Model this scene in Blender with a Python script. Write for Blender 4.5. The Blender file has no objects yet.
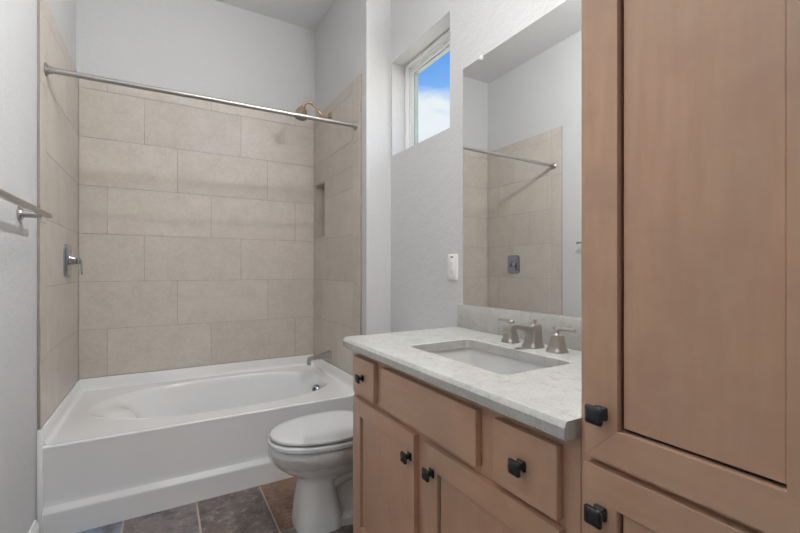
import bpy, bmesh, math, random
from mathutils import Vector, Matrix
random.seed(7)
C = bpy.context.scene.collection
S = bpy.context.scene

# ------------------------------------------------------------------ camera, sky, lights, exposure
cam_d = bpy.data.cameras.new('camera'); cam = bpy.data.objects.new('camera', cam_d); C.objects.link(cam)
cam.location = (0, 0, 1.159); cam.rotation_euler = (math.radians(90), 0, math.radians(-30.277))
cam_d.sensor_width = 36; cam_d.lens = 36*406.74/800; cam_d.shift_y = 0.0035; cam_d.clip_start = 0.02
S.camera = cam
vs = S.view_settings
vs.view_transform = 'Standard'; vs.look = 'None'; vs.gamma = 1; vs.use_curve_mapping = False; vs.exposure = 0.0

W = bpy.data.worlds.new('sky'); S.world = W; W.use_nodes = True
wn, wl = W.node_tree.nodes, W.node_tree.links
wn.clear()
w_out = wn.new('ShaderNodeOutputWorld'); w_bg = wn.new('ShaderNodeBackground'); w_bg.inputs[1].default_value = 1.0
w_tc = wn.new('ShaderNodeTexCoord'); w_sep = wn.new('ShaderNodeSeparateXYZ')
w_ramp = wn.new('ShaderNodeValToRGB'); w_noise = wn.new('ShaderNodeTexNoise'); w_map = wn.new('ShaderNodeMapping')
w_mix = wn.new('ShaderNodeMix'); w_mix.data_type = 'RGBA'
w_cr = wn.new('ShaderNodeMapRange'); w_el = wn.new('ShaderNodeMapRange'); w_add = wn.new('ShaderNodeMath')
e = w_ramp.color_ramp.elements
e[0].position = 0.0; e[0].color = (.75, .88, 1, 1)
e[1].position = 0.60; e[1].color = (.075, .27, .86, 1)
x = w_ramp.color_ramp.elements.new(.30); x.color = (.34, .62, 1.0, 1)
x = w_ramp.color_ramp.elements.new(.47); x.color = (.12, .37, .95, 1)
w_map.inputs['Scale'].default_value = (2.0, 3.0, 7.0)
w_noise.inputs['Scale'].default_value = 1.6; w_noise.inputs['Detail'].default_value = 7; w_noise.inputs['Roughness'].default_value = .55
wl.new(w_tc.outputs['Generated'], w_sep.inputs[0]); wl.new(w_sep.outputs['Z'], w_ramp.inputs[0])
wl.new(w_tc.outputs['Generated'], w_map.inputs[0]); wl.new(w_map.outputs[0], w_noise.inputs['Vector'])
w_el.inputs['From Min'].default_value = .30; w_el.inputs['From Max'].default_value = .46
w_el.inputs['To Min'].default_value = .42; w_el.inputs['To Max'].default_value = -.12
wl.new(w_sep.outputs['Z'], w_el.inputs['Value'])
w_add.operation = 'ADD'; wl.new(w_noise.outputs['Fac'], w_add.inputs[0]); wl.new(w_el.outputs[0], w_add.inputs[1])
w_cr.inputs['From Min'].default_value = .50; w_cr.inputs['From Max'].default_value = .72
wl.new(w_add.outputs[0], w_cr.inputs['Value']); wl.new(w_cr.outputs[0], w_mix.inputs['Factor'])
wl.new(w_ramp.outputs[0], w_mix.inputs['A']); w_mix.inputs['B'].default_value = (.90, .95, 1, 1)
w_lt = wn.new('ShaderNodeMath'); w_lt.operation = 'LESS_THAN'; w_lt.inputs[1].default_value = -.01; wl.new(w_sep.outputs['Z'], w_lt.inputs[0])
w_gm = wn.new('ShaderNodeMix'); w_gm.data_type = 'RGBA'; wl.new(w_lt.outputs[0], w_gm.inputs['Factor']); wl.new(w_mix.outputs['Result'], w_gm.inputs['A']); w_gm.inputs['B'].default_value = (2.1, 2.0, 1.85, 1)   # unseen ground, overbright to light the window soffit from below
wl.new(w_gm.outputs['Result'], w_bg.inputs[0]); wl.new(w_bg.outputs[0], w_out.inputs[0])

VAN, UP_FILL, REAR_FILL, CAN = 40, 29, 9, 11.5
def area(name, loc, target, sx, sy, power, col=(1, 1, 1)):
    d = bpy.data.lights.new(name, 'AREA'); d.shape = 'RECTANGLE'; d.size = sx; d.size_y = sy; d.energy = power; d.color = col
    o = bpy.data.objects.new(name, d); C.objects.link(o); o.location = loc
    o.rotation_euler = (Vector(target)-Vector(loc)).to_track_quat('-Z', 'Y').to_euler()
    return o
sun_d = bpy.data.lights.new('sun', 'SUN'); sun_d.energy = 1.5; sun_d.angle = math.radians(60); sun_d.color = (.98, .99, 1)
sun = bpy.data.objects.new('sun', sun_d); C.objects.link(sun); sun.location = (6, -3, 4)
sun.rotation_euler = Vector((-.78, .44, -.42)).to_track_quat('-Z', 'Y').to_euler()
area('rear_fill_light', (.42, -2.5, 1.15), (.42, 1, 1.15), .95, 2.0, REAR_FILL, (.97, .985, 1))  # unseen fill light added behind the camera, lifts the tub apron

# ------------------------------------------------------------------ node helpers
def newmat(name):
    m = bpy.data.materials.new(name); m.use_nodes = True
    n = m.node_tree.nodes; return m, n, m.node_tree.links, n['Principled BSDF']
def noise(n, l, scale, detail=4, rough=.55, vec=None, mapping=None):
    t = n.new('ShaderNodeTexNoise'); t.inputs['Scale'].default_value = scale
    t.inputs['Detail'].default_value = detail; t.inputs['Roughness'].default_value = rough
    if vec is None:
        tc = n.new('ShaderNodeTexCoord'); vec = tc.outputs['Object']
    if mapping:
        mp = n.new('ShaderNodeMapping'); mp.inputs['Scale'].default_value = mapping
        l.new(vec, mp.inputs[0]); vec = mp.outputs[0]
    l.new(vec, t.inputs['Vector']); return t.outputs['Fac']
def ramp(n, l, src, stops):
    r = n.new('ShaderNodeValToRGB'); el = r.color_ramp.elements
    while len(el) < len(stops): el.new(.5)
    for a, (p, c) in zip(el, stops): a.position = p; a.color = (*c, 1)
    l.new(src, r.inputs[0]); return r.outputs[0]
def bump(n, l, src, bsdf, strength, dist=.002):
    b = n.new('ShaderNodeBump'); b.inputs['Strength'].default_value = strength; b.inputs['Distance'].default_value = dist
    l.new(src, b.inputs['Height']); l.new(b.outputs[0], bsdf.inputs['Normal'])
def simple(name, col, rough=.4, metal=0, coat=0, spec=.5):
    m, n, l, b = newmat(name); b.inputs['Base Color'].default_value = (*col, 1)
    b.inputs['Roughness'].default_value = rough; b.inputs['Metallic'].default_value = metal
    b.inputs['Coat Weight'].default_value = coat; b.inputs['Specular IOR Level'].default_value = spec
    return m
def mixc(n, l, fac, a, b, mode='MIX'):
    m = n.new('ShaderNodeMix'); m.data_type = 'RGBA'; m.blend_type = mode
    for s, v in (('Factor', fac), ('A', a), ('B', b)):
        if isinstance(v, (int, float)): m.inputs[s].default_value = v
        elif isinstance(v, tuple): m.inputs[s].default_value = (*v, 1)
        else: l.new(v, m.inputs[s])
    return m.outputs['Result']

def wall_paint(name, col, strength=.35):
    m, n, l, b = newmat(name)
    b.inputs['Base Color'].default_value = (*col, 1); b.inputs['Roughness'].default_value = .62
    f = noise(n, l, 55, 5, .6); g = noise(n, l, 16, 3, .5)
    mm = n.new('ShaderNodeMath'); mm.operation = 'ADD'; l.new(f, mm.inputs[0]); l.new(g, mm.inputs[1])
    bump(n, l, mm.outputs[0], b, strength, .006); return m
M_wall = wall_paint('wall_paint', (.60, .602, .60), .42)
M_ceil = wall_paint('ceiling_paint', (.74, .74, .735))
M_trim = simple('white_trim', (.78, .78, .77), .35)
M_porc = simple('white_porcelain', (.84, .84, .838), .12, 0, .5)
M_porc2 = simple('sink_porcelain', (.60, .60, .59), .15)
M_acr = simple('white_acrylic', (.78, .78, .775), .16, 0, .4)
M_seat = simple('white_plastic_seat', (.57, .57, .573), .22)
M_black = simple('dark_bronze', (.022, .023, .027), .24, .5, .5)
M_groove_shade = simple('groove_shade', (.02, .015, .012), .8)
M_vinyl = simple('white_vinyl', (.82, .82, .81), .6, spec=.2)
M_spacer = simple('glass_spacer', (.35, .40, .37), .35)
M_plate = simple('plate_plastic', (.82, .82, .80), .35)
M_grey = simple('grey_plastic', (.18, .18, .18), .5)
M_clip = simple('clear_clip', (.82, .83, .84), .12)

def metal(name, col, rough):
    m, n, l, b = newmat(name); b.inputs['Metallic'].default_value = 1; b.inputs['Base Color'].default_value = (*col, 1)
    f = noise(n, l, 300, 2); mr = n.new('ShaderNodeMapRange')
    mr.inputs['To Min'].default_value = rough-.04; mr.inputs['To Max'].default_value = rough+.04
    l.new(f, mr.inputs['Value']); l.new(mr.outputs[0], b.inputs['Roughness']); return m
M_nickel = metal('brushed_nickel', (.50, .475, .45), .32)
M_chrome = metal('polished_chrome', (.40, .44, .50), .12)
M_rod = metal('satin_steel', (.45, .435, .42), .34)
M_bronze = metal('warm_nickel', (.60, .45, .30), .24)

def tile_mat():
    m, n, l, b = newmat('taupe_stone_tile')
    geo = n.new('ShaderNodeNewGeometry')
    f1 = noise(n, l, 9, 6, .62); f2 = noise(n, l, 60, 4, .6); f3 = noise(n, l, 2.2, 3)
    c1 = ramp(n, l, f1, [(.25, (.478, .426, .375)), (.5, (.553, .497, .441)), (.75, (.609, .553, .495))])
    c2 = mixc(n, l, .35, c1, ramp(n, l, f2, [(.3, (.459, .410, .357)), (.7, (.646, .590, .531))]))
    r = n.new('ShaderNodeMapRange'); r.inputs['To Min'].default_value = .95; r.inputs['To Max'].default_value = 1.05
    l.new(geo.outputs['Random Per Island'], r.inputs['Value'])
    mul = n.new('ShaderNodeVectorMath'); mul.operation = 'SCALE'; l.new(c2, mul.inputs[0]); l.new(r.outputs[0], mul.inputs['Scale'])
    l.new(mul.outputs[0], b.inputs['Base Color']); b.inputs['Roughness'].default_value = .42
    bump(n, l, f2, b, .08, .002); return m
M_tile = tile_mat()
M_grout = simple('taupe_grout', (.30, .265, .23), .85)

def slate_mat():
    m, n, l, b = newmat('multicolour_slate')
    at = n.new('ShaderNodeAttribute'); at.attribute_name = 'tint'
    f1 = noise(n, l, 6, 8, .7); f2 = noise(n, l, 17, 8, .72); f3 = noise(n, l, 34, 7, .7); f4 = noise(n, l, 11, 7, .7)
    patch = ramp(n, l, f1, [(.34, (.029, .027, .029)), (.46, (.098, .081, .073)), (.56, (.215, .163, .137)), (.68, (.390, .195, .098))])
    c = mixc(n, l, .72, patch, at.outputs['Color'])
    c = mixc(n, l, ramp(n, l, f2, [(.50, (0, 0, 0)), (.66, (.85, .85, .85))]), c, (.286, .260, .247))
    c = mixc(n, l, ramp(n, l, f4, [(.50, (0, 0, 0)), (.64, (.75, .75, .75))]), c, (.029, .027, .029))
    c = mixc(n, l, ramp(n, l, f3, [(.52, (0, 0, 0)), (.72, (.5, .5, .5))]), c, (.390, .215, .124))
    l.new(c, b.inputs['Base Color']); b.inputs['Roughness'].default_value = .38
    bump(n, l, f2, b, .5, .005); return m
M_slate = slate_mat()
M_floorgrout = simple('floor_grout', (.46, .38, .31), .9)

def wood(name, axis):
    m, n, l, b = newmat(name)
    st = {'z': (1, 1, .10), 'y': (1, .10, 1)}[axis]
    f1 = noise(n, l, 4, 4, .6, None, st); f2 = noise(n, l, 55, 4, .6, None, st); f3 = noise(n, l, 3.2, 4, .6, None, (1, 1, .6)); f4 = noise(n, l, 9, 4, .6)
    c = ramp(n, l, f1, [(.3, (.541, .322, .207)), (.7, (.633, .391, .260))])
    c = mixc(n, l, .22, c, ramp(n, l, f2, [(.35, (.467, .270, .166)), (.65, (.688, .436, .301))]))
    c = mixc(n, l, ramp(n, l, f3, [(.40, (0, 0, 0)), (.66, (.75, .75, .75))]), c, (.473, .322, .227))
    c = mixc(n, l, ramp(n, l, f4, [(.48, (0, 0, 0)), (.70, (.65, .65, .65))]), c, (.491, .289, .203))
    l.new(c, b.inputs['Base Color']); b.inputs['Roughness'].default_value = .36; b.inputs['Coat Weight'].default_value = .12
    b.inputs['Coat Roughness'].default_value = .3
    return m
M_wz = wood('maple_vertical', 'z'); M_wy = wood('maple_horizontal', 'y')

def quartz():
    m, n, l, b = newmat('pale_quartz')
    f1 = noise(n, l, 16, 6, .6); f2 = noise(n, l, 170, 3, .6); f3 = noise(n, l, 48, 5, .7)
    c = ramp(n, l, f1, [(.3, (.44, .432, .408)), (.7, (.52, .512, .485))])
    c = mixc(n, l, ramp(n, l, f2, [(.55, (0, 0, 0)), (.70, (.5, .5, .5))]), c, (.27, .258, .235))
    c = mixc(n, l, ramp(n, l, f3, [(.54, (0, 0, 0)), (.72, (.6, .6, .6))]), c, (.30, .29, .27))
    l.new(c, b.inputs['Base Color']); b.inputs['Roughness'].default_value = .22; return m
M_quartz = quartz()

def mirror_mat():
    m, n, l, b = newmat('silvered_mirror'); b.inputs['Metallic'].default_value = 1
    b.inputs['Base Color'].default_value = (.90, .905, .90, 1); b.inputs['Roughness'].default_value = .0; return m
M_mirror = mirror_mat()
def glass_mat(name, tint, rough=.02, gl=.07):
    m = bpy.data.materials.new(name); m.use_nodes = True; n = m.node_tree.nodes; l = m.node_tree.links; n.clear()
    o = n.new('ShaderNodeOutputMaterial'); t = n.new('ShaderNodeBsdfTransparent'); g = n.new('ShaderNodeBsdfGlossy'); x = n.new('ShaderNodeMixShader')
    t.inputs[0].default_value = (*tint, 1); g.inputs['Roughness'].default_value = rough; x.inputs[0].default_value = gl
    l.new(t.outputs[0], x.inputs[1]); l.new(g.outputs[0], x.inputs[2]); l.new(x.outputs[0], o.inputs[0]); return m
M_glass = glass_mat('window_glass', (.97, .985, .98), .01, .05)
def film_mat():
    m = glass_mat('clear_film', (.985, .985, .985), .06, .26); n = m.node_tree.nodes; l = m.node_tree.links
    f = noise(n, l, 38, 4, .65); bp = n.new('ShaderNodeBump'); bp.inputs['Strength'].default_value = .9; bp.inputs['Distance'].default_value = .012
    l.new(f, bp.inputs['Height']); l.new(bp.outputs[0], n['Glossy BSDF'].inputs['Normal']); return m
M_film = film_mat()
def lit(name, col, s):
    m, n, l, b = newmat(name); b.inputs['Base Color'].default_value = (.8, .8, .8, 1)
    b.inputs['Emission Color'].default_value = (*col, 1); b.inputs['Emission Strength'].default_value = s; return m
M_shade = lit('lit_opal_glass', (1, .96, .91), 1.5)

# ------------------------------------------------------------------ mesh helpers (world coordinates)
ORG = {}
def thing(name, loc, label, cat, group=None, kind=None):
    o = bpy.data.objects.new(name, None); C.objects.link(o); o.location = loc; o.empty_display_size = .05
    ORG[o] = Vector(loc); tag(o, label, cat, group, kind); return o
def tag(o, label=None, cat=None, group=None, kind=None):
    for k, v in (('label', label), ('category', cat), ('group', group), ('kind', kind)):
        if v: o[k] = v
    return o
def obj(name, bm, mats, parent=None, loc=None, smooth=40):
    org = ORG[parent] if parent is not None else (Vector(loc) if loc else Vector((0, 0, 0)))
    bmesh.ops.translate(bm, verts=bm.verts, vec=-org)
    bmesh.ops.recalc_face_normals(bm, faces=bm.faces)
    me = bpy.data.meshes.new(name); bm.to_mesh(me); bm.free()
    for m in (mats if isinstance(mats, (list, tuple)) else [mats]): me.materials.append(m)
    if smooth:
        me.polygons.foreach_set('use_smooth', [True]*len(me.polygons)); me.set_sharp_from_angle(angle=math.radians(smooth))
    o = bpy.data.objects.new(name, me); C.objects.link(o)
    if parent is not None: o.parent = parent
    else: o.location = org
    ORG[o] = org; return o
def struct(name, bm, mats, parent=None, smooth=40):
    o = obj(name, bm, mats, parent, None, smooth)
    if parent is None: o['kind'] = 'structure'
    return o
def merge(bm, t, mi=0):
    for f in t.faces: f.material_index = mi
    me = bpy.data.meshes.new('tmp'); t.to_mesh(me); t.free(); bm.from_mesh(me); bpy.data.meshes.remove(me)
def B(): return bmesh.new()
def box(bm, x0, x1, y0, y1, z0, z1, r=0, seg=2, mi=0):
    t = bmesh.new(); bmesh.ops.create_cube(t, size=1)
    for v in t.verts:
        v.co = Vector(((x0+x1)/2+v.co.x*(x1-x0), (y0+y1)/2+v.co.y*(y1-y0), (z0+z1)/2+v.co.z*(z1-z0)))
    if r: bmesh.ops.bevel(t, geom=t.edges[:], offset=r, segments=seg, affect='EDGES', profile=.5)
    merge(bm, t, mi); return bm
def loft(bm, rings, cap0=True, cap1=True, mi=0, closed=True):
    t = bmesh.new(); R = [[t.verts.new(p) for p in r] for r in rings]; n = len(R[0])
    for a, b in zip(R, R[1:]):
        for i in range(n if closed else n-1):
            j = (i+1) % n
            try: t.faces.new((a[i], a[j], b[j], b[i]))
            except ValueError: pass
    if cap0: t.faces.new(R[0][::-1])
    if cap1: t.faces.new(R[-1])
    bmesh.ops.recalc_face_normals(t, faces=t.faces); merge(bm, t, mi); return bm
def prism(bm, poly, axis, a0, a1, r=0, mi=0):
    """poly: 2-D points in the two other axes (in x,y,z order), extruded along axis"""
    def P(p, a): return Vector({'x': (a, p[0], p[1]), 'y': (p[0], a, p[1]), 'z': (p[0], p[1], a)}[axis])
    t = bmesh.new(); A = [t.verts.new(P(p, a0)) for p in poly]; D = [t.verts.new(P(p, a1)) for p in poly]; n = len(poly)
    for i in range(n): t.faces.new((A[i], A[(i+1) % n], D[(i+1) % n], D[i]))
    t.faces.new(A[::-1]); t.faces.new(D)
    bmesh.ops.recalc_face_normals(t, faces=t.faces)
    if r: bmesh.ops.bevel(t, geom=t.edges[:], offset=r, segments=2, affect='EDGES', profile=.5)
    merge(bm, t, mi); return bm
def tube(bm, pts, rad, n=16, mi=0, smoothn=0):
    pts = [Vector(p) for p in pts]
    if smoothn:
        q = []; P = [pts[0]]+pts+[pts[-1]]
        for i in range(1, len(P)-2):
            for k in range(smoothn):
                t = k/smoothn; a, b, c, d = P[i-1:i+3]
                q.append(.5*((2*b)+(c-a)*t+(2*a-5*b+4*c-d)*t*t+(3*b-a-3*c+d)*t**3))
        q.append(pts[-1]); pts = q
    rs = rad if isinstance(rad, list) else [rad]*len(pts)
    if len(rs) != len(pts): rs = [rs[min(len(rs)-1, int(i/(len(pts)-1)*(len(rs)-1)+.5))] for i in range(len(pts))]
    rings = []; up = None
    for i, p in enumerate(pts):
        d = (pts[min(i+1, len(pts)-1)]-pts[max(i-1, 0)]).normalized()
        if up is None:
            up = d.orthogonal().normalized()
        up = (up-d*up.dot(d)).normalized(); s = d.cross(up)
        rings.append([p+(up*math.cos(2*math.pi*k/n)+s*math.sin(2*math.pi*k/n))*rs[i] for k in range(n)])
    return loft(bm, rings, True, True, mi)
def lathe(bm, o, d, prof, n=28, mi=0):
    """prof: list of (radius, distance along d)"""
    o = Vector(o); d = Vector(d).normalized(); u = d.orthogonal().normalized(); s = d.cross(u)
    return loft(bm, [[o+d*h+(u*math.cos(2*math.pi*k/n)+s*math.sin(2*math.pi*k/n))*max(r, 1e-4) for k in range(n)] for r, h in prof], True, True, mi)
def slab(bm, axis, a0, a1, u0, u1, z0, z1, holes=(), mi=0):
    """a wall slab: thickness a0..a1 on axis, u along the other horizontal axis, with rectangular holes; clean shared edges"""
    us = sorted({u0, u1, *[h[0] for h in holes], *[h[1] for h in holes]}); zs = sorted({z0, z1, *[h[2] for h in holes], *[h[3] for h in holes]})
    def solid(i, j):
        if i < 0 or j < 0 or i >= len(us)-1 or j >= len(zs)-1: return False
        cu, cz = (us[i]+us[i+1])/2, (zs[j]+zs[j+1])/2
        return not any(h[0] < cu < h[1] and h[2] < cz < h[3] for h in holes)
    t = bmesh.new(); V = {}
    def v(a, u, z):
        if (a, u, z) not in V: V[(a, u, z)] = t.verts.new((a, u, z) if axis == 'x' else (u, a, z))
        return V[(a, u, z)]
    for i in range(len(us)-1):
        for j in range(len(zs)-1):
            if not solid(i, j): continue
            ua, ub, za, zb = us[i], us[i+1], zs[j], zs[j+1]
            for a in (a0, a1): t.faces.new((v(a, ua, za), v(a, ub, za), v(a, ub, zb), v(a, ua, zb)))
            for (di, dj, p, q) in ((-1, 0, (ua, za), (ua, zb)), (1, 0, (ub, za), (ub, zb)), (0, -1, (ua, za), (ub, za)), (0, 1, (ua, zb), (ub, zb))):
                if not solid(i+di, j+dj): t.faces.new((v(a0, *p), v(a0, *q), v(a1, *q), v(a1, *p)))
    bmesh.ops.recalc_face_normals(t, faces=t.faces); merge(bm, t, mi); return bm
def rrect(cx, cy, hx, hy, r, N, phase=0):
    """N points round a rounded rectangle, by angle from its centre"""
    out = []
    for k in range(N):
        a = 2*math.pi*(k+phase)/N; dx, dy = math.cos(a), math.sin(a); lo, hi = 0, 2*(hx+hy)
        for _ in range(44):
            m = (lo+hi)/2; qx, qy = abs(dx*m)-hx+r, abs(dy*m)-hy+r
            d = math.hypot(max(qx, 0), max(qy, 0))+min(max(qx, qy), 0)-r
            if d < 0: lo = m
            else: hi = m
        out.append((cx+dx*lo, cy+dy*lo))
    return out

# ------------------------------------------------------------------ measurements
XL, XR, XS, YB = -.449, 1.232, 1.0507, 3.174        # tile face left, vanity wall, tile face right, tile face back
PL, PB, PS = -.461, 3.186, 1.0645                    # painted wall planes behind them
YRET, YREAR, ZC = 2.225, -2.2, 3.086
WY0, WY1, WZ0, WZ1 = 1.619, 2.207, 1.863, 2.443      # window opening
NI = (2.925, 3.128, 1.395, 1.822)                    # shower niche

# ------------------------------------------------------------------ room shell
struct('wall_left', slab(B(), 'x', PL-.11, PL, YREAR-.11, PB+.11, 0, ZC), M_wall, smooth=0)
struct('wall_back', slab(B(), 'y', PB, PB+.11, PL, XR+.15, 0, ZC), M_wall, smooth=0)
struct('wall_right', slab(B(), 'x', XR, XR+.16, YREAR-.11, PB, 0, ZC, [(WY0, WY1, WZ0, WZ1)]), M_wall, smooth=0)
bm = B(); slab(bm, 'x', PS, XR-.065, YRET, PB, 0, ZC, [NI])
box(bm, XR-.065, XR, YRET, PB, 0, ZC)
struct('wall_shower', bm, M_wall, smooth=0)
struct('wall_rear', slab(B(), 'y', YREAR-.11, YREAR, PL, XR, 0, ZC, [(-.08, .92, -.01, 2.2)]), M_wall, smooth=0)
bm = B(); box(bm, PL-.11, XR+.16, YREAR-1.1, PB+.11, ZC, ZC+.1); struct('ceiling', bm, M_ceil, smooth=0)
# hall beyond the doorway (walls that close it off from the sky)
bm = B(); box(bm, PL-.11, PL, YREAR-1.1, YREAR-.11, 0, ZC); box(bm, XR, XR+.16, YREAR-1.1, YREAR-.11, 0, ZC); box(bm, PL-.11, XR+.16, YREAR-1.2, YREAR-1.1, 0, ZC)
struct('wall_hall', bm, M_wall, smooth=0)

# floor of square slate tiles over a grout bed
bm = B(); box(bm, PL-.11, XR+.16, YREAR-1.2, PB+.11, -.12, -.004); struct('floor', bm, M_floorgrout, smooth=0)
pal = [(.10, .118, .145), (.090, .080, .082), (.062, .052, .046), (.20, .095, .045), (.075, .082, .09), (.12, .075, .05), (.16, .10, .06), (.05, .05, .055)]
fixed = {(0, 0): (.175, .260, .380), (1, 0): (.185, .165, .178), (2, 0): (.125, .098, .085), (3, 0): (.240, .110, .050), (3, -1): (.085, .085, .09), (2, -1): (.078, .072, .065), (4, -1): (.260, .143, .065), (4, 0): (.208, .117, .065)}
bm = B(); lay = bm.verts.layers.float_color.new('tint'); cols = []
nx = 0
for i in range(-1, 6):
    for j in range(-12, 2):
        x0 = -.458+.302*i; y0 = 1.82+.45*j
        xa, xb, ya, yb = max(x0+.0038, PL+.001), min(x0+.2982, XR-.001), max(y0+.0038, YREAR+.0), min(y0+.4462, 2.30)
        if xb-xa < .02 or yb-ya < .02: continue
        n0 = len(bm.verts); box(bm, xa, xb, ya, yb, -.006, 0, .0025)
        bm.verts.ensure_lookup_table(); c = fixed.get((i, j), pal[random.randrange(len(pal))])
        for v in bm.verts[n0:]: v[lay] = (*c, 1)
o = struct('floor_tiles', bm, M_slate)
tag(o, kind='structure')

# tile surround of 12 x 24 tiles laid in thirds
ROWS = [.480, .780, 1.081, 1.382, 1.683, 1.984, 2.288]
def tilewall(name, axis, face, back, u0, u1, edge, hole, joints):
    """edge: (e0,e1) vertical strip of trim tile or None; joints(row) -> first joint"""
    bm = B(); g = .0009
    a0, a1 = sorted((face, back))
    def put(ua, ub, za, zb):
        if ub-ua < .012 or zb-za < .012: return
        ua += g; ub -= g; za += g; zb -= g
        if axis == 'x': box(bm, a0, a1, ua, ub, za, zb, .0011, 1)
        else: box(bm, ua, ub, a0, a1, za, zb, .0011, 1)
    def cut(ua, ub, za, zb):
        if hole and ua < hole[1] and ub > hole[0] and za < hole[3] and zb > hole[2]:
            h0, h1, k0, k1 = hole
            if za < k0: put(ua, ub, za, k0); za = k0
            if zb > k1: put(ua, ub, k1, zb); zb = k1
            if ua < h0: put(ua, h0, za, zb)
            if ub > h1: put(h1, ub, za, zb)
        else: put(ua, ub, za, zb)
    m0, m1 = u0, u1
    if edge: m0, m1 = (edge[1], u1) if edge[0] == u0 else (u0, edge[0])
    for r in range(len(ROWS)-1):
        js = [m0]+[j for j in [joints(r)+.602*k for k in range(-4, 5)] if m0+.015 < j < m1-.015]+[m1]
        for a, b in zip(js, js[1:]): cut(a, b, ROWS[r], ROWS[r+1])
    js = [m0]+[j for j in [joints(6)+.602*k for k in range(-4, 5)] if m0+.015 < j < m1-.015]+[m1]
    for a, b in zip(js, js[1:]): put(a, b, 2.288, 2.366)
    if edge:
        zs = [ROWS[0]]+[.76+.602*k for k in range(3)]+[2.366]
        for a, b in zip(zs, zs[1:]): put(edge[0], edge[1], a, b)
    # grout bed
    ba, bb = (back, face-.0015) if face > back else (face+.0015, back)
    slab(bm, axis, ba, bb, u0+.0005, u1-.0005, ROWS[0], 2.3655, [hole] if hole else [], mi=1)
    return bm
off3 = {0: -.304, 1: .088, 2: -.104}
o = tilewall('t', 'y', YB, PB-.001, XL, XS, None, None, lambda r: off3[r % 3])
struct('trim_tile_back', o, [M_tile, M_grout])
o = tilewall('t', 'x', XL, PL+.001, 2.272, YB-.0005, (2.272, 2.374), None, lambda r: {0: 2.62, 1: 2.42, 2: 2.82}[r % 3])
struct('trim_tile_left', o, [M_tile, M_grout])
o = tilewall('t', 'x', XS, PS-.001, 2.289, YB-.0005, (2.289, 2.398), NI, lambda r: {0: 2.83, 1: 2.985, 2: 2.63}[r % 3])
# niche lining
d = .078
box(o, XS+.004, PS+d, NI[0], NI[0]+.006, NI[2], NI[3]); box(o, XS+.004, PS+d, NI[1]-.006, NI[1], NI[2], NI[3])
box(o, XS+.004, PS+d, NI[0]+.006, NI[1]-.006, NI[2], NI[2]+.006); box(o, XS+.004, PS+d, NI[0]+.006, NI[1]-.006, NI[3]-.006, NI[3])
box(o, PS+d-.006, PS+d, NI[0]+.006, NI[1]-.006, NI[2]+.006, NI[3]-.006)
struct('trim_tile_shower', o, [M_tile, M_grout])

# baseboards
def baseboard(name, axis, a, b, u0, u1):
    bm = B(); s = 1 if b > a else -1; t = abs(b-a)
    prof = [(a, 0), (b, 0), (b, .085), (a+s*t*.6, .098), (a+s*t*.35, .112), (a, .114)]
    if axis == 'y':
        prism(bm, prof, 'y', u0, u1)
    else:
        prism(bm, prof, 'x', u0, u1)
    return struct(name, bm, M_trim, smooth=20)
baseboard('baseboard_left', 'y', PL, PL+.014, YREAR, 2.235)
baseboard('baseboard_right', 'y', XR, XR-.014, 1.545, YRET-.0145)
baseboard('baseboard_return', 'x', YRET, YRET-.014, PS+.001, XR-.0005)

# window
win = thing('window_1', (XR+.1, (WY0+WY1)/2, WZ0), 'small square white vinyl window high in the vanity wall', 'window', kind='structure')
def ring_frame(bm, x0, x1, y0, y1, z0, z1, w, r=.0015):
    box(bm, x0, x1, y0, y0+w, z0, z1, r); box(bm, x0, x1, y1-w, y1, z0, z1, r)
    box(bm, x0, x1, y0+w, y1-w, z0, z0+w, r); box(bm, x0, x1, y0+w, y1-w, z1-w, z1, r)
g = .0015
bm = B(); ring_frame(bm, XR+.092, XR+.159, WY0+g, WY1-g, WZ0+g, WZ1-g, .016, .0008)
ring_frame(bm, XR+.112, XR+.159, WY0+.0175, WY1-.0175, WZ0+.0175, WZ1-.0175, .014, .0008)
obj('window_frame', bm, M_vinyl, win, smooth=0)
bm = B(); ring_frame(bm, XR+.118, XR+.158, WY0+.032, WY1-.032, WZ0+.032, WZ1-.032, .020, .0008); sash = obj('sash', bm, M_vinyl, win, smooth=0)
bm = B(); ring_frame(bm, XR+.128, XR+.155, WY0+.0525, WY1-.0525, WZ0+.0525, WZ1-.0525, .007, 0); obj('glass_spacer', bm, M_spacer, sash, smooth=0)
bm = B(); box(bm, XR+.140, XR+.144, WY0+.0597, WY1-.0597, WZ0+.0597, WZ1-.0597); obj('glass_pane', bm, M_glass, sash, smooth=0)

# ------------------------------------------------------------------ bathtub
tub = thing('bathtub', (.30, 2.72, 0), 'white alcove bathtub with plain apron front set between the tiled walls', 'bathtub')
ZD, YF = .405, 2.268
cx, cy, N = .318, 2.722, 128
def bas(a, A, Bh, ex, ox=0, oy=0):
    c, s = math.cos(a), math.sin(a)
    if c < 0: ex = ex-(ex-2.25)*min(1, -c*1.6)          # rounder head end
    return cx+ox+A*math.copysign(abs(c)**(2/ex), c), cy+oy+Bh*math.copysign(abs(s)**(2/ex), s)
angs = [2*math.pi*k/N for k in range(N)]
bm = B()
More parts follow.
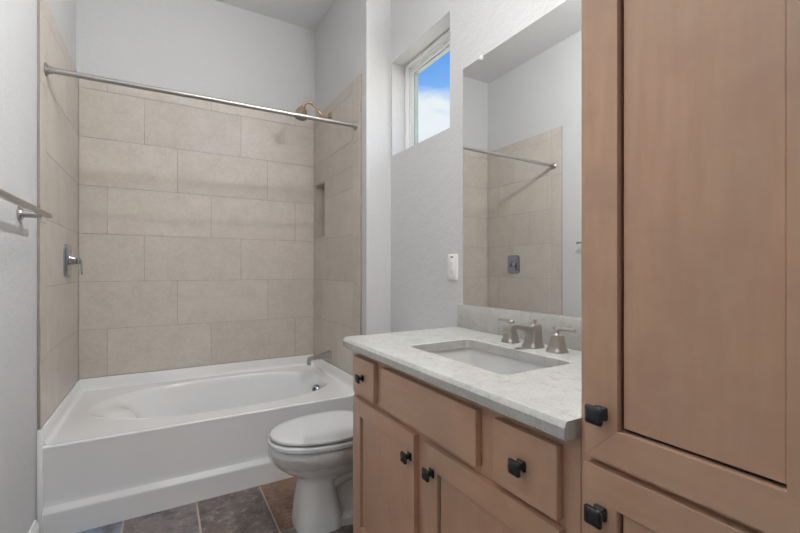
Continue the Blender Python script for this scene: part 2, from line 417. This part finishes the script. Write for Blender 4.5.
# deck ring from rectangle to basin lip (points matched by direction)
rect = []
x0, x1, y0, y1 = XL, XS, YF, YB
lip = [bas(a, .664 if math.cos(a) < 0 else .652, .352, 2.7) for a in angs]
for (px, py) in lip:
    dx, dy = px-cx, py-cy; t = 1e9
    if dx > 1e-6: t = min(t, (x1-cx)/dx)
    if dx < -1e-6: t = min(t, (x0-cx)/dx)
    if dy > 1e-6: t = min(t, (y1-cy)/dy)
    if dy < -1e-6: t = min(t, (y0-cy)/dy)
    rect.append([cx+dx*t, cy+dy*t])
for X in (x0, x1):
    for Y in (y0, y1):
        k = min(range(N), key=lambda i: (rect[i][0]-X)**2+(rect[i][1]-Y)**2); rect[k] = [X, Y]
rings = [[Vector((p[0], p[1], ZD)) for p in rect], [Vector((p[0]+(p[0]-cx)*.012, p[1]+(p[1]-cy)*.012, ZD)) for p in lip], [Vector((p[0], p[1], ZD)) for p in lip]]
prof = [(.994, ZD-.0015), (.984, ZD-.006), (.974, ZD-.015), (.964, ZD-.035), (.955, ZD-.06), (.94, ZD-.10), (.92, ZD-.15), (.90, ZD-.20), (.872, ZD-.245), (.82, ZD-.285), (.74, ZD-.312), (.60, ZD-.325), (.40, ZD-.330), (.20, ZD-.332), (.05, ZD-.333)]
for k, (s, z) in enumerate(prof):
    t = (ZD-z)/.333; ring = []
    for a in angs:
        px, py = bas(a, .664*s if math.cos(a) < 0 else .652*s, .352*s, 2.7-.25*t)
        left = max(0, -math.cos(a))
        px += left**1.2*.36*t**.85*(s if s > .5 else s*.6+.2)        # reclined left end
        py += 0
        px += .0
        # arm rests swelling from both long walls near the left
        ar = math.exp(-((px-.02)/.17)**2)*math.exp(-((z-(ZD-.15))/.07)**2)*abs(math.sin(a))**3
        py -= math.copysign(.02*ar, math.sin(a))
        # sculpted shoulders: the back rest bows forward between two rounded lobes
        sh = math.exp(-((px+.20)/.085)**2-((py-2.75)/.12)**2)
        ring.append(Vector((px+.03*sh, py, z+.055*sh*min(1, t*4)+.012*math.exp(-((a-3.80)/.30)**2)*max(0, 1-t*6))))
    rings.append(ring)
loft(bm, rings, False, True)
# flange up the three walls
pf = [(0, ZD-.02), (0, .4785), (.007, .4785), (.009, .474), (.011, .43), (.015, .415), (.022, ZD+.003), (.032, ZD+.0004), (.032, ZD-.02)]
loft(bm, [[Vector((XL+d, YF-.002, z)) for d, z in pf], [Vector((XL+d, YB-d, z)) for d, z in pf], [Vector((XS-d, YB-d, z)) for d, z in pf], [Vector((XS-d, YF-.002, z)) for d, z in pf]], True, True)
obj('tub_shell', bm, M_acr, tub, smooth=50)
bm = B()
pr = [(YF, ZD-.0001), (YF-.009, ZD-.0004), (YF-.0135, ZD-.002), (YF-.0158, ZD-.005), (YF-.0162, ZD-.009), (YF-.0150, ZD-.014), (YF-.0135, ZD-.022), (YF-.004, .17), (YF-.002, .142), (YF-.003, .139), (YF-.0135, .117), (YF-.0145, .112), (YF-.0125, .10), (YF-.0065, .0), (YF+.03, 0), (YF+.03, ZD-.03)]
prism(bm, pr, 'x', XL+.0005, XS)
obj('apron', bm, M_acr, tub, smooth=50)
bm = B(); box(bm, XL-.0105, XL+.010, YF-.018, YF-.0015, 0, .4785, .003); obj('end_flange', bm, M_acr, tub)
bm = B(); cxo = .900
lathe(bm, (.916, 2.72, .325), (-1, 0, .12), [(.036, -.012), (.036, .004), (.033, .010), (.022, .013), (.012, .014)], 32)
box(bm, .888, .905, 2.714, 2.726, .318, .345, .002)
tag(obj('overflow_plate', bm, M_chrome, tub), 'round chrome overflow plate')
bm = B(); lathe(bm, (.62, 2.722, .071), (0, 0, 1), [(.034, 0), (.034, .004), (.03, .006), (.012, .007)], 28); tag(obj('drain', bm, M_chrome, tub), 'chrome drain')

# tub spout
spt = thing('tub_spout', (XS, 2.806, .53), 'brushed nickel tub spout low on the tiled wall above the tub end', 'tub spout')
bm = B()
def sq(xc, yc, zc, hy, hz, r=.006, N=24, tilt=0):
    return [Vector((xc+tilt*(p[1]-zc), p[0], p[1])) for p in rrect(yc, zc, hy, hz, r, N, .5)]
loft(bm, [sq(XS, 2.806, .535, .034, .034), sq(XS-.008, 2.806, .535, .033, .033), sq(XS-.014, 2.806, .535, .027, .027), sq(XS-.04, 2.806, .537, .021, .021), sq(XS-.10, 2.806, .533, .018, .015), sq(XS-.145, 2.806, .527, .018, .013), sq(XS-.158, 2.806, .520, .0175, .016, tilt=.2), sq(XS-.166, 2.806, .510, .016, .020, tilt=.2)])
obj('spout_body', bm, M_nickel, spt)
bm = B(); loft(bm, [[Vector((p[0], p[1], z)) for p in rrect(XS-.157, 2.806, .010, .015, .004, 20, .5)] for z in (.507, .488, .484)]); obj('outlet_nozzle', bm, M_nickel, spt)

# shower valve (left wall)
val = thing('shower_valve', (XL, 2.81, 1.205), 'square chrome shower valve with lever on the left tiled wall', 'shower valve')
bm = B()
def yz(x, cy_, cz, hy, hz, r, N=32): return [Vector((x, p[0], p[1])) for p in rrect(cy_, cz, hy, hz, r, N, .5)]
loft(bm, [yz(XL, 2.81, 1.206, .078, .088, .03), yz(XL+.006, 2.81, 1.206, .078, .088, .03), yz(XL+.012, 2.81, 1.206, .071, .081, .028), yz(XL+.014, 2.81, 1.206, .055, .062, .026), yz(XL+.015, 2.81, 1.206, .045, .045, .03)])
obj('escutcheon', bm, M_chrome, val)
bm = B()
loft(bm, [yz(XL+.014, 2.81, 1.206, .027, .027, .010), yz(XL+.030, 2.81, 1.206, .022, .022, .009), yz(XL+.044, 2.81, 1.206, .017, .017, .007), yz(XL+.048, 2.81, 1.206, .019, .019, .007), yz(XL+.056, 2.81, 1.206, .019, .019, .007), yz(XL+.060, 2.81, 1.206, .012, .012, .005)])
h = obj('handle_hub', bm, M_chrome, val)
bm = B(); prism(bm, [(XL+.057, 1.213), (XL+.066, 1.213), (XL+.070, 1.13), (XL+.064, 1.128)], 'y', 2.800, 2.820, .0015); obj('lever', bm, M_chrome, h)

# shower head
shw = thing('shower_fixture', (XS, 2.786, 2.262), 'bell shaped brushed nickel shower head on a curved arm above the tub', 'shower')
bm = B(); loft(bm, [yz(XS, 2.792, 2.262, .03, .03, .006), yz(XS-.006, 2.792, 2.262, .03, .03, .006), yz(XS-.012, 2.792, 2.262, .022, .022, .006), yz(XS-.014, 2.792, 2.262, .014, .014, .006)]); obj('flange', bm, M_bronze, shw)
bm = B(); tube(bm, [(XS-.006, 2.792, 2.260), (XS-.035, 2.792, 2.252), (XS-.065, 2.792, 2.260), (XS-.10, 2.792, 2.294), (XS-.128, 2.792, 2.322), (XS-.158, 2.792, 2.332), (XS-.186, 2.792, 2.320), (XS-.202, 2.792, 2.296)], .0095, 16, 0, 6); obj('shower_arm', bm, M_bronze, shw)
bm = B(); dr = Vector((-.30, 0, -1))
lathe(bm, (XS-.200, 2.792, 2.301), dr, [(.011, 0), (.015, .004), (.016, .016), (.024, .021), (.033, .032), (.039, .050), (.042, .072), (.0445, .078), (.0445, .090), (.040, .095), (.037, .0945), (.006, .0945)], 32)
hd = obj('spray_head', bm, M_bronze, shw)
bm = B(); lathe(bm, Vector((XS-.200, 2.792, 2.301))+dr.normalized()*.0948, dr, [(.036, 0), (.034, .003), (.01, .004)], 28); tag(obj('spray_face', bm, M_grey, hd), 'dark grey nozzle face')

# shower rod
rod = thing('shower_rod', (.3, 2.352, 2.051), 'straight satin metal shower curtain rod spanning the tub alcove', 'curtain rod')
ra, rb_ = Vector((XL+.003, 2.350, 2.046)), Vector((XS-.003, 2.350, 2.062))
bm = B(); tube(bm, [ra, rb_], .0127, 24); obj('rod', bm, M_rod, rod)
for e_, d_ in ((ra, 1), (rb_, -1)):
    bm = B(); lathe(bm, e_-Vector((d_*.003, 0, 0)), (d_, 0, 0), [(.028, 0), (.028, .004), (.022, .010), (.017, .014), (.0165, .024), (.013, .026)], 28); obj('end_flange', bm, M_rod, rod)

# towel bar
tb = thing('towel_bar', (PL, 1.7, 1.365), 'square brushed nickel towel bar on the left painted wall', 'towel bar')
bm = B(); box(bm, -.396, -.377, 1.40, 2.078, 1.360, 1.377, .002); obj('bar', bm, M_nickel, tb)
for yy in (1.475, 2.015):
    bm = B(); lathe(bm, (PL, yy, 1.3655), (1, 0, 0), [(.027, 0), (.027, .005), (.022, .008), (.0205, .012), (.0145, .014), (.0135, .018), (.0135, .0635), (.012, .0645)], 28); obj('post', bm, M_nickel, tb)

# ------------------------------------------------------------------ toilet
toi = thing('toilet', (.8, 1.81, 0), 'white porcelain toilet with closed lid beside the tub and vanity', 'toilet')
TY = 1.815
def egg(z, xf, xb, hw, n=2.2, N=56, fr=.60):
    """front tip at xf (towards -x), back at xb, widest at fr of the length"""
    xc = xf+(xb-xf)*fr; out = []
    for k in range(N):
        a = 2*math.pi*k/N; c, s = math.cos(a), math.sin(a)
        c2 = math.copysign(abs(c)**(2/n), c); s2 = math.copysign(abs(s)**(2/n), s)
        out.append(Vector((xc+(c2*(xb-xc) if c2 > 0 else c2*(xc-xf)), TY+s2*hw, z)))
    return out
bm = B()
loft(bm, [egg(0, .511, .725, .112, 3.2, fr=.55), egg(.012, .509, .725, .114, 3.2, fr=.55), egg(.06, .514, .715, .111, 3.1, fr=.55), egg(.12, .520, .70, .105, 3.0, fr=.55), egg(.18, .531, .69, .094, 2.9, fr=.55), egg(.213, .536, .70, .088, 2.7, fr=.57),
          egg(.230, .530, .76, .094, 2.5), egg(.243, .508, .84, .112, 2.4), egg(.265, .468, .91, .138, 2.3), egg(.29, .437, .93, .160, 2.25), egg(.32, .416, .94, .175, 2.2), egg(.342, .408, .94, .181, 2.2), egg(.373, .409, .95, .181, 2.2), egg(.382, .418, .95, .173, 2.2)])
# trapway and rear foot behind the front column
loft(bm, [egg(0, .64, 1.12, .120, 3.2), egg(.032, .64, 1.12, .116, 3.2), egg(.045, .65, 1.10, .075, 3), egg(.16, .65, 1.08, .055, 3), egg(.30, .66, 1.06, .075, 3), egg(.37, .72, 1.20, .15, 3.2), egg(.382, .72, 1.20, .15, 3.2)])
tube(bm, [(.60, TY-.035, .13), (.70, TY-.045, .20), (.80, TY-.055, .215), (.89, TY-.055, .17), (.95, TY-.05, .06)], .036, 14, 0, 5)
bowl = obj('bowl', bm, M_porc, toi, smooth=60)
def seatring(z0, z1, xf, xb, hw, r, top):
    return [egg(z0, xf+r, xb-r, hw-r, 2.15), egg(z0+r*.4, xf, xb, hw, 2.15), egg(z1-r, xf, xb, hw, 2.15), egg(z1-r*.3, xf+r*.35, xb-r*.35, hw-r*.35, 2.15), egg(z1, xf+r*1.2, xb-r*1.2, hw-r*1.2, 2.15)]+top
bm = B(); loft(bm, seatring(.3880, .4105, .397, .885, .188, .007, [])); obj('seat', bm, M_seat, toi, smooth=60)
bm = B(); loft(bm, seatring(.4170, .4315, .407, .88, .179, .005, [egg(.433, .44, .85, .145, 2.15), egg(.4345, .50, .80, .09, 2.15)])); obj('lid', bm, M_seat, toi, smooth=60)
for s in (-1, 1):
    bm = B(); tube(bm, [(.895, TY+s*.075-.02, .412), (.895, TY+s*.075+.02, .412)], .013, 14); obj('hinge', bm, M_seat, toi)
bm = B()
def tk(z, x0, x1, hw, r=.03): return [Vector((p[0], p[1], z)) for p in rrect((x0+x1)/2, TY, (x1-x0)/2, hw, r, 48, .5)]
loft(bm, [tk(.384, 1.05, 1.20, .17), tk(.41, 1.04, 1.215, .185), tk(.60, 1.025, 1.218, .20), tk(.705, 1.02, 1.218, .205)]); obj('tank', bm, M_porc, toi)
bm = B(); loft(bm, [tk(.7055, 1.012, 1.222, .212), tk(.725, 1.010, 1.222, .214), tk(.735, 1.014, 1.220, .210), tk(.738, 1.03, 1.21, .195)]); obj('tank_lid', bm, M_porc, toi)
bm = B(); lathe(bm, (1.018, TY-.14, .66), (-1, 0, 0), [(.013, 0), (.013, .01), (.008, .012), (.008, .02)], 18); box(bm, .985, .997, TY-.15, TY-.07, .653, .667, .003); obj('flush_lever', bm, M_chrome, toi)
# clear wrap still stretched round the bowl
bm = B(); rr = []
for k, (z, xf, xb, hw) in enumerate([(.380, .411, .90, .181), (.36, .400, .90, .190), (.335, .403, .90, .188), (.310, .414, .90, .180)]):
    q = egg(z, xf, xb, hw, 2.2, 160)
    rr.append([Vector((TYv.x, TYv.y, TYv.z))+Vector((TYv.x-.65, TYv.y-TY, 0)).normalized()*.0028*math.sin(i*1.7+k*2.1)*math.sin(i*.37+k)+Vector((0, 0, .004*math.sin(i*.9+k) if k == 3 else 0)) for i, TYv in enumerate(q)])
loft(bm, rr, False, False); tag(obj('plastic_wrap', bm, M_film, toi, smooth=25), 'clear plastic film round the bowl')

# ------------------------------------------------------------------ cabinets
XF, XD = .666, .646                     # face frame plane, door face plane
KN = None
def knob(parent, y, z):
    global KN
    if KN is None:
        bm = B()
        def s(x, h, r): return [Vector((x, p[0], p[1])) for p in rrect(0, 0, h, h, r, 32, .5)]
        loft(bm, [s(0, .0115, .003), s(-.003, .0115, .003), s(-.005, .008, .003), s(-.007, .0062, .003), s(-.016, .0062, .003), s(-.018, .009, .003), s(-.0195, .0152, .003), s(-.023, .0158, .0035), s(-.0255, .0145, .003), s(-.0275, .010, .003), s(-.0285, .004, .002)])
        KN = obj('knob', bm, M_black, None, (0, 0, 0)); o = KN
    else:
        o = KN.copy(); C.objects.link(o)
    o.parent = parent; o.location = Vector((XD, y, z))-ORG[parent]
    o['label'] = 'dark square knob'
    return o
def shaker(root, y0, y1, z0, z1, sw, name='door', gap=.0055, rec=.0085):
    """mitred five-piece door, front face on XD"""
    bm = B(); x0, x1 = XD, XF-.0008
    iy0, iy1, iz0, iz1 = y0+sw, y1-sw, z0+sw, z1-sw
    for poly, mi in (([(y0, z0), (y1, z0), (iy1, iz0), (iy0, iz0)], 1), ([(y0, z1), (y1, z1), (iy1, iz1), (iy0, iz1)], 1),
                     ([(y0, z0), (iy0, iz0), (iy0, iz1), (y0, z1)], 0), ([(y1, z0), (iy1, iz0), (iy1, iz1), (y1, z1)], 0)):
        prism(bm, poly, 'x', x0, x1, .0006, mi)
    d = obj(name, bm, [M_wz, M_wy], root, smooth=0)
    bm = B(); box(bm, x0+rec, x1-.004, iy0+.0018, iy1-gap, iz0+gap, iz1-.002, .002)
    obj('panel', bm, M_wz, d, smooth=0)
    bm = B(); box(bm, x1-.0038, x1-.0005, iy0+.0005, iy1-.0005, iz0+.0005, iz1-.0005); obj('groove_shade_sheet', bm, M_groove_shade, d)  # near-black sheet stands in for the shade inside the panel groove
    return d
def drawer(root, y0, y1, z0, z1, k=True):
    bm = B(); box(bm, XD, XF-.0008, y0, y1, z0, z1, .002); d = obj('drawer_front', bm, M_wy, root, smooth=0)
    if k: knob(d, (y0+y1)/2, (z0+z1)/2)
    return d

van = thing('vanity_cabinet', (.95, 1.0, 0), 'low brown maple vanity cabinet under the stone counter', 'cabinet')
VY0, VY1 = .4795, 1.505
bm = B()
box(bm, XF, 1.228, VY1-.018, VY1, 0, .8505); box(bm, XF, 1.228, VY0, VY0+.018, 0, .8505)          # ends
box(bm, XF+.02, 1.21, VY0+.018, VY1-.018, .10, .118); box(bm, 1.21, 1.228, VY0+.018, VY1-.018, .10, .8505)
box(bm, XF+.07, XF+.085, VY0+.018, VY1-.018, 0, .10)                                                # toe kick
obj('carcass', bm, M_wz, van, smooth=0)
bm = B()
for a, b in ((VY0, .545), (.67, .775), (1.22, 1.315), (1.44, VY1)):
    if a in (.67, 1.22): box(bm, XF-.0005, XF+.019, a, b, .71, .8215)
    else: box(bm, XF-.0005, XF+.0175, a, b, .10, .8505)
box(bm, XF-.0005, XF+.019, .545, 1.44, .8215, .8505, mi=1); box(bm, XF-.0005, XF+.019, .545, 1.44, .64, .71, mi=1); box(bm, XF-.0005, XF+.019, .545, 1.44, .10, .145, mi=1)
box(bm, XF-.0005, XF+.019, .935, 1.06, .145, .64)
obj('face_frame', bm, [M_wz, M_wy], van, smooth=0)
drawer(van, 1.295, 1.4715, .682, .822); drawer(van, .749, 1.2375, .6845, .822, False); drawer(van, .517, .691, .6795, .822)
d = shaker(van, 1.026, 1.4725, .115, .664, .064); knob(d, 1.040+.008, .594)
d = shaker(van, .511, .9715, .115, .665, .064); knob(d, .930, .594)

lin = thing('linen_cabinet', (.95, .29, 0), 'tall brown maple linen cabinet at the right beside the vanity', 'cabinet')
LY0, LY1, LZ = .10, .4780, 2.45
bm = B(); box(bm, XF+.002, 1.229, LY0+.002, LY1-.0005, .10, LZ, .001); box(bm, XF+.075, 1.229, LY0+.002, LY1-.0005, 0, .0995); obj('carcass', bm, M_wz, lin)
bm = B()
box(bm, XF-.0005, XF+.0018, LY1-.045, LY1-.0002, .10, LZ); box(bm, XF-.0005, XF+.0018, LY0, LY0+.045, .10, LZ)
for a, b in ((.10, .14), (.80, .85), (LZ-.06, LZ)): box(bm, XF-.0005, XF+.0018, LY0+.045, LY1-.045, a, b, mi=1)
obj('face_frame', bm, [M_wz, M_wy], lin, smooth=0)
d = shaker(lin, .128, .4575, .832, 2.40, .0595); knob(d, .4255, .9145)
d = shaker(lin, .128, .4585, .115, .8195, .0595); knob(d, .4265, .744)

# ------------------------------------------------------------------ counter, backsplash, sink
SX0, SX1, SY0, SY1 = .762, 1.045, .772, 1.250
scx, scy = (SX0+SX1)/2, (SY0+SY1)/2
CX0, CX1, CY0, CY1 = .619, XR-.001, .4788, 1.543
NC = 160
def outer(z, ins):
    """counter outline inset by ins on the front, left end and front right end, rays from the sink centre"""
    out = []; r = .035; xa, ya, yb = CX0+ins, CY0, CY1-ins
    for k in range(NC):
        a = 2*math.pi*(k+.5)/NC; dx, dy = math.cos(a), math.sin(a)
        lo, hi = 0, 3
        for _ in range(44):
            m = (lo+hi)/2; px, py = scx+dx*m, scy+dy*m
            ok = xa < px < CX1 and ya < py < yb
            if ok and px < xa+r and py > yb-r: ok = (px-xa-r)**2+(py-yb+r)**2 < r*r
            if ok: lo = m
            else: hi = m
        out.append(Vector((scx+dx*lo, scy+dy*lo, z)))
    # true corners
    used = set(); fix = []
    for X, Y in ((xa, ya), (CX1, ya), (CX1, yb)):
        i = min((i for i in range(NC) if i not in used), key=lambda i: (out[i].x-X)**2+(out[i].y-Y)**2); used.add(i); fix.append((i, Vector((X, Y, z))))
    # keep the corner points in running order
    idx = sorted(i for i, _ in fix); pts = sorted((p for _, p in fix), key=lambda p: math.atan2(p.y-scy, p.x-scx) % (2*math.pi))
    for i, p in zip(idx, pts): out[i] = p
    return out
inn = lambda z, e: [Vector((p[0], p[1], z)) for p in rrect(scx, scy, (SX1-SX0)/2+e, (SY1-SY0)/2+e, .028, NC, .5)]
ZT, ZB = .8855, .851
bm = B()
loft(bm, [inn(ZB, 0), inn(ZT-.003, 0), inn(ZT, .003), outer(ZT, .0072), outer(ZT-.003, .0045), outer(ZT-.011, 0), outer(ZB+.003, 0), outer(ZB, .003), inn(ZB, 0)], False, False)
ct = obj('countertop', bm, M_quartz, None, (.9, 1.0, ZB), smooth=20)
tag(ct, 'pale speckled quartz countertop with sink cutout on the brown vanity', 'countertop')
bm = B(); box(bm, 1.212, XR-.001, .4795, 1.537, ZT+.0002, .994, .0015)
bs = obj('backsplash', bm, M_quartz, None, (1.222, 1.0, ZT)); tag(bs, 'low quartz backsplash strip behind the faucet under the mirror', 'backsplash')

snk = thing('sink', (scx, scy, .70), 'white rectangular undermount sink set into the counter', 'sink')
bm = B()
sr = lambda z, e, r: [Vector((p[0], p[1], z)) for p in rrect(scx, scy, (SX1-SX0)/2+e, (SY1-SY0)/2+e, r, NC, .5)]
loft(bm, [sr(ZB-.0005, .03, .04), sr(ZB-.0005, .006, .03), sr(ZB-.006, .004, .03), sr(ZB-.05, .001, .03), sr(.745, -.006, .035), sr(.722, -.014, .04), sr(.710, -.03, .045), sr(.705, -.06, .05), sr(.702, -.11, .025),
          sr(.692, -.11, .025), sr(.697, -.03, .05), sr(.712, .0, .05), sr(.75, .008, .045), sr(ZB-.012, .012, .04), sr(ZB-.012, .03, .04), sr(ZB-.0005, .03, .04)], False, False)
box(bm, scx-.03, scx+.03, scy-.13, scy+.13, .693, .7015)
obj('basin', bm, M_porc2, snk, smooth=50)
bm = B(); lathe(bm, (scx+.02, scy, .7016), (0, 0, 1), [(.03, 0), (.03, .002), (.024, .004), (.02, .003), (.01, .003)], 28); obj('drain', bm, M_nickel, snk)

# faucet
fau = thing('faucet', (1.125, 1.0, ZT), 'brushed nickel widespread faucet with two levers behind the sink', 'faucet')
def sqr(cx_, cy_, z, h, r=.003, N=24): return [Vector((p[0], p[1], z)) for p in rrect(cx_, cy_, h, h, r, N, .5)]
FX = 1.127
def handle(y, d):
    bm = B(); z = ZT
    loft(bm, [sqr(FX, y, z, .0275), sqr(FX, y, z+.006, .0275), sqr(FX, y, z+.010, .0245), sqr(FX, y, z+.020, .0225), sqr(FX, y, z+.052, .0170), sqr(FX, y, z+.056, .0160), sqr(FX, y, z+.0585, .012)])
    h_ = obj('handle_base', bm, M_nickel, fau)
    bm = B(); lathe(bm, (FX, y, z+.058), (0, 0, 1), [(.012, 0), (.008, .004), (.007, .010), (.011, .014), (.013, .017), (.013, .021), (.008, .024), (.002, .025)], 20)
    obj('handle_neck', bm, M_nickel, h_)
    bm = B(); dv = Vector((d[0], d[1], 0)).normalized(); sv = Vector((-dv.y, dv.x, 0)); rings = []
    for t, w, hh in ((-.014, .005, .004), (-.012, .0065, .0055), (0, .007, .0065), (.04, .006, .006), (.056, .006, .006), (.057, .0075, .0072), (.067, .0075, .0072), (.069, .005, .005)):
        c = Vector((FX, y, z+.0775+.03*max(t, 0)*.4))+dv*t
        rings.append([c+sv*w*a+Vector((0, 0, hh*b)) for a, b in ((-1, -.6), (-.6, -1), (.6, -1), (1, -.6), (1, .6), (.6, 1), (-.6, 1), (-1, .6))])
    loft(bm, rings); obj('lever', bm, M_nickel, h_)
handle(1.108, (.05, 1)); handle(.900, (.05, -1))
bm = B(); z = ZT; sy = 1.0
loft(bm, [sqr(FX, sy, z, .030), sqr(FX, sy, z+.006, .030), sqr(FX, sy, z+.011, .0265), sqr(FX, sy, z+.022, .0245), sqr(FX, sy, z+.060, .0225), sqr(FX, sy, z+.078, .0215), sqr(FX, sy, z+.082, .019)])
def sect(x, zc, hz, hy, tl): return [Vector((x+tl*(q[1]-zc), q[0], q[1])) for q in rrect(sy, zc, hy, hz, .0035, 24, .5)]
loft(bm, [sect(FX+.012, z+.058, .021, .0200, 0), sect(FX-.015, z+.060, .020, .0198, 0), sect(FX-.045, z+.068, .0135, .0190, .1), sect(FX-.075, z+.0765, .0095, .0185, .05), sect(FX-.100, z+.0795, .0085, .0182, 0), sect(FX-.116, z+.0775, .0085, .0180, -.15), sect(FX-.127, z+.0725, .0080, .0178, -.3)])
box(bm, FX-.128, FX-.104, sy-.0165, sy+.0165, z+.058, z+.070, .002)
sp = obj('spout', bm, M_nickel, fau)
bm = B(); tube(bm, [(FX+.006, sy, z+.079), (FX+.006, sy, z+.094)], .0045, 14); lathe(bm, (FX+.006, sy, z+.090), (0, 0, 1), [(.004, 0), (.0085, .003), (.009, .006), (.005, .008), (.002, .0085)], 18); obj('lift_rod', bm, M_nickel, sp)

# ------------------------------------------------------------------ mirror and outlet
mir = thing('mirror', (XR, 1.0, .9945), 'large frameless wall mirror above the vanity backsplash', 'mirror')
bm = B(); box(bm, XR-.0055, XR-.0005, .4795, 1.509, .9955, 2.105); obj('mirror_glass', bm, M_mirror, mir, smooth=0)
for yy in (1.384, .70):
    bm = B(); box(bm, XR-.0085, XR-.0058, yy-.006, yy+.006, 2.092, 2.110, .001); box(bm, XR-.0085, XR-.0003, yy-.006, yy+.006, 2.1055, 2.112, .001)
    lathe(bm, (XR-.0084, yy, 2.101), (-1, 0, 0), [(.009, 0), (.0085, .002), (.004, .003), (.001, .003)], 18); obj('clip', bm, M_clip, mir)
out = thing('outlet', (XR, 1.592, 1.17), 'white outlet cover plate on the wall left of the mirror', 'outlet')
bm = B(); loft(bm, [yz(XR, 1.592, 1.171, .0375, .063, .006), yz(XR-.006, 1.592, 1.171, .0375, .063, .006), yz(XR-.0085, 1.592, 1.171, .034, .0595, .005)]); obj('cover_plate', bm, M_plate, out)
bm = B(); box(bm, XR-.0102, XR-.0080, 1.592-.0165, 1.592+.0165, 1.171-.0335, 1.171+.0335, .0008); rc = obj('receptacle', bm, M_plate, out)
for dz in (-.021, .018):
    for dy in (-.006, .006):
        bm = B(); box(bm, XR-.0106, XR-.0100, 1.592+dy-.0009, 1.592+dy+.0009, 1.171+dz-.004, 1.171+dz+.004); obj('slot', bm, M_grey, rc, smooth=0)
    bm = B(); lathe(bm, (XR-.0100, 1.592, 1.171+dz-.009), (-1, 0, 0), [(.0024, 0), (.0024, .0006)], 12); obj('ground_hole', bm, M_grey, rc)
bm = B(); box(bm, XR-.0094, XR-.0083, 1.592-.010, 1.592+.010, 1.171+.044, 1.171+.052, .0005); obj('test_button', bm, M_grey, out)

# ------------------------------------------------------------------ vanity light above the mirror (above the frame, lights the room)
vl = thing('vanity_light', (XR, .91, 2.62), 'long nickel bar lamp with opal diffuser above the mirror', 'wall lamp')
bm = B(); box(bm, XR-.03, XR-.0005, .68, 1.14, 2.59, 2.67, .004); obj('back_plate', bm, M_nickel, vl)
for yy in (.78, 1.04):
    bm = B(); tube(bm, [(XR-.03, yy, 2.63), (XR-.082, yy, 2.63)], .010, 14); obj('arm', bm, M_nickel, vl)
bm = B(); prism(bm, [(XR-.08, 2.59), (XR-.08, 2.67), (XR-.10, 2.682), (XR-.155, 2.682), (XR-.17, 2.67), (XR-.17, 2.59), (XR-.155, 2.578), (XR-.10, 2.578)], 'y', .62, 1.20); obj('diffuser', bm, M_shade, vl)
for yy in (.61, 1.201):
    bm = B(); box(bm, XR-.172, XR-.078, yy, yy+.009, 2.576, 2.684, .001); obj('end_cap', bm, M_nickel, vl)
area('vanity_lamp_front', (XR-.180, .91, 2.62), (XR-1.18, 1.05, 2.05), .56, .09, VAN, (.955, .98, 1))
area('ceiling_fill_light', (XR-.125, .91, 2.695), (XR-.75, 1.0, 3.08), .62, .07, UP_FILL, (.955, .98, 1))  # uplight added over the vanity lamp to brighten the ceiling
# unseen recessed downlight, added to light the room but spare the upper back wall
for lx, ly, pw, lab in ((.42, .85, CAN, 'round recessed downlight added in the ceiling before the vanity'),):
    cl = thing('added_downlight', (lx, ly, ZC), lab, 'added ceiling lamp')
    bm = B(); lathe(bm, (lx, ly, ZC-.0005), (0, 0, -1), [(.062, 0), (.09, 0), (.088, .005), (.066, .008), (.062, .003)], 40); obj('trim_ring', bm, M_trim, cl)
    bm = B(); lathe(bm, (lx, ly, ZC-.0012), (0, 0, -1), [(.0605, 0), (.0605, .002)], 40); obj('lens', bm, M_shade, cl)
    d = bpy.data.lights.new('downlight', 'AREA'); d.shape = 'DISK'; d.size = .12; d.energy = pw; d.color = (.955, .98, 1)
    o = bpy.data.objects.new('downlight', d); C.objects.link(o); o.location = (lx, ly, ZC-.012)
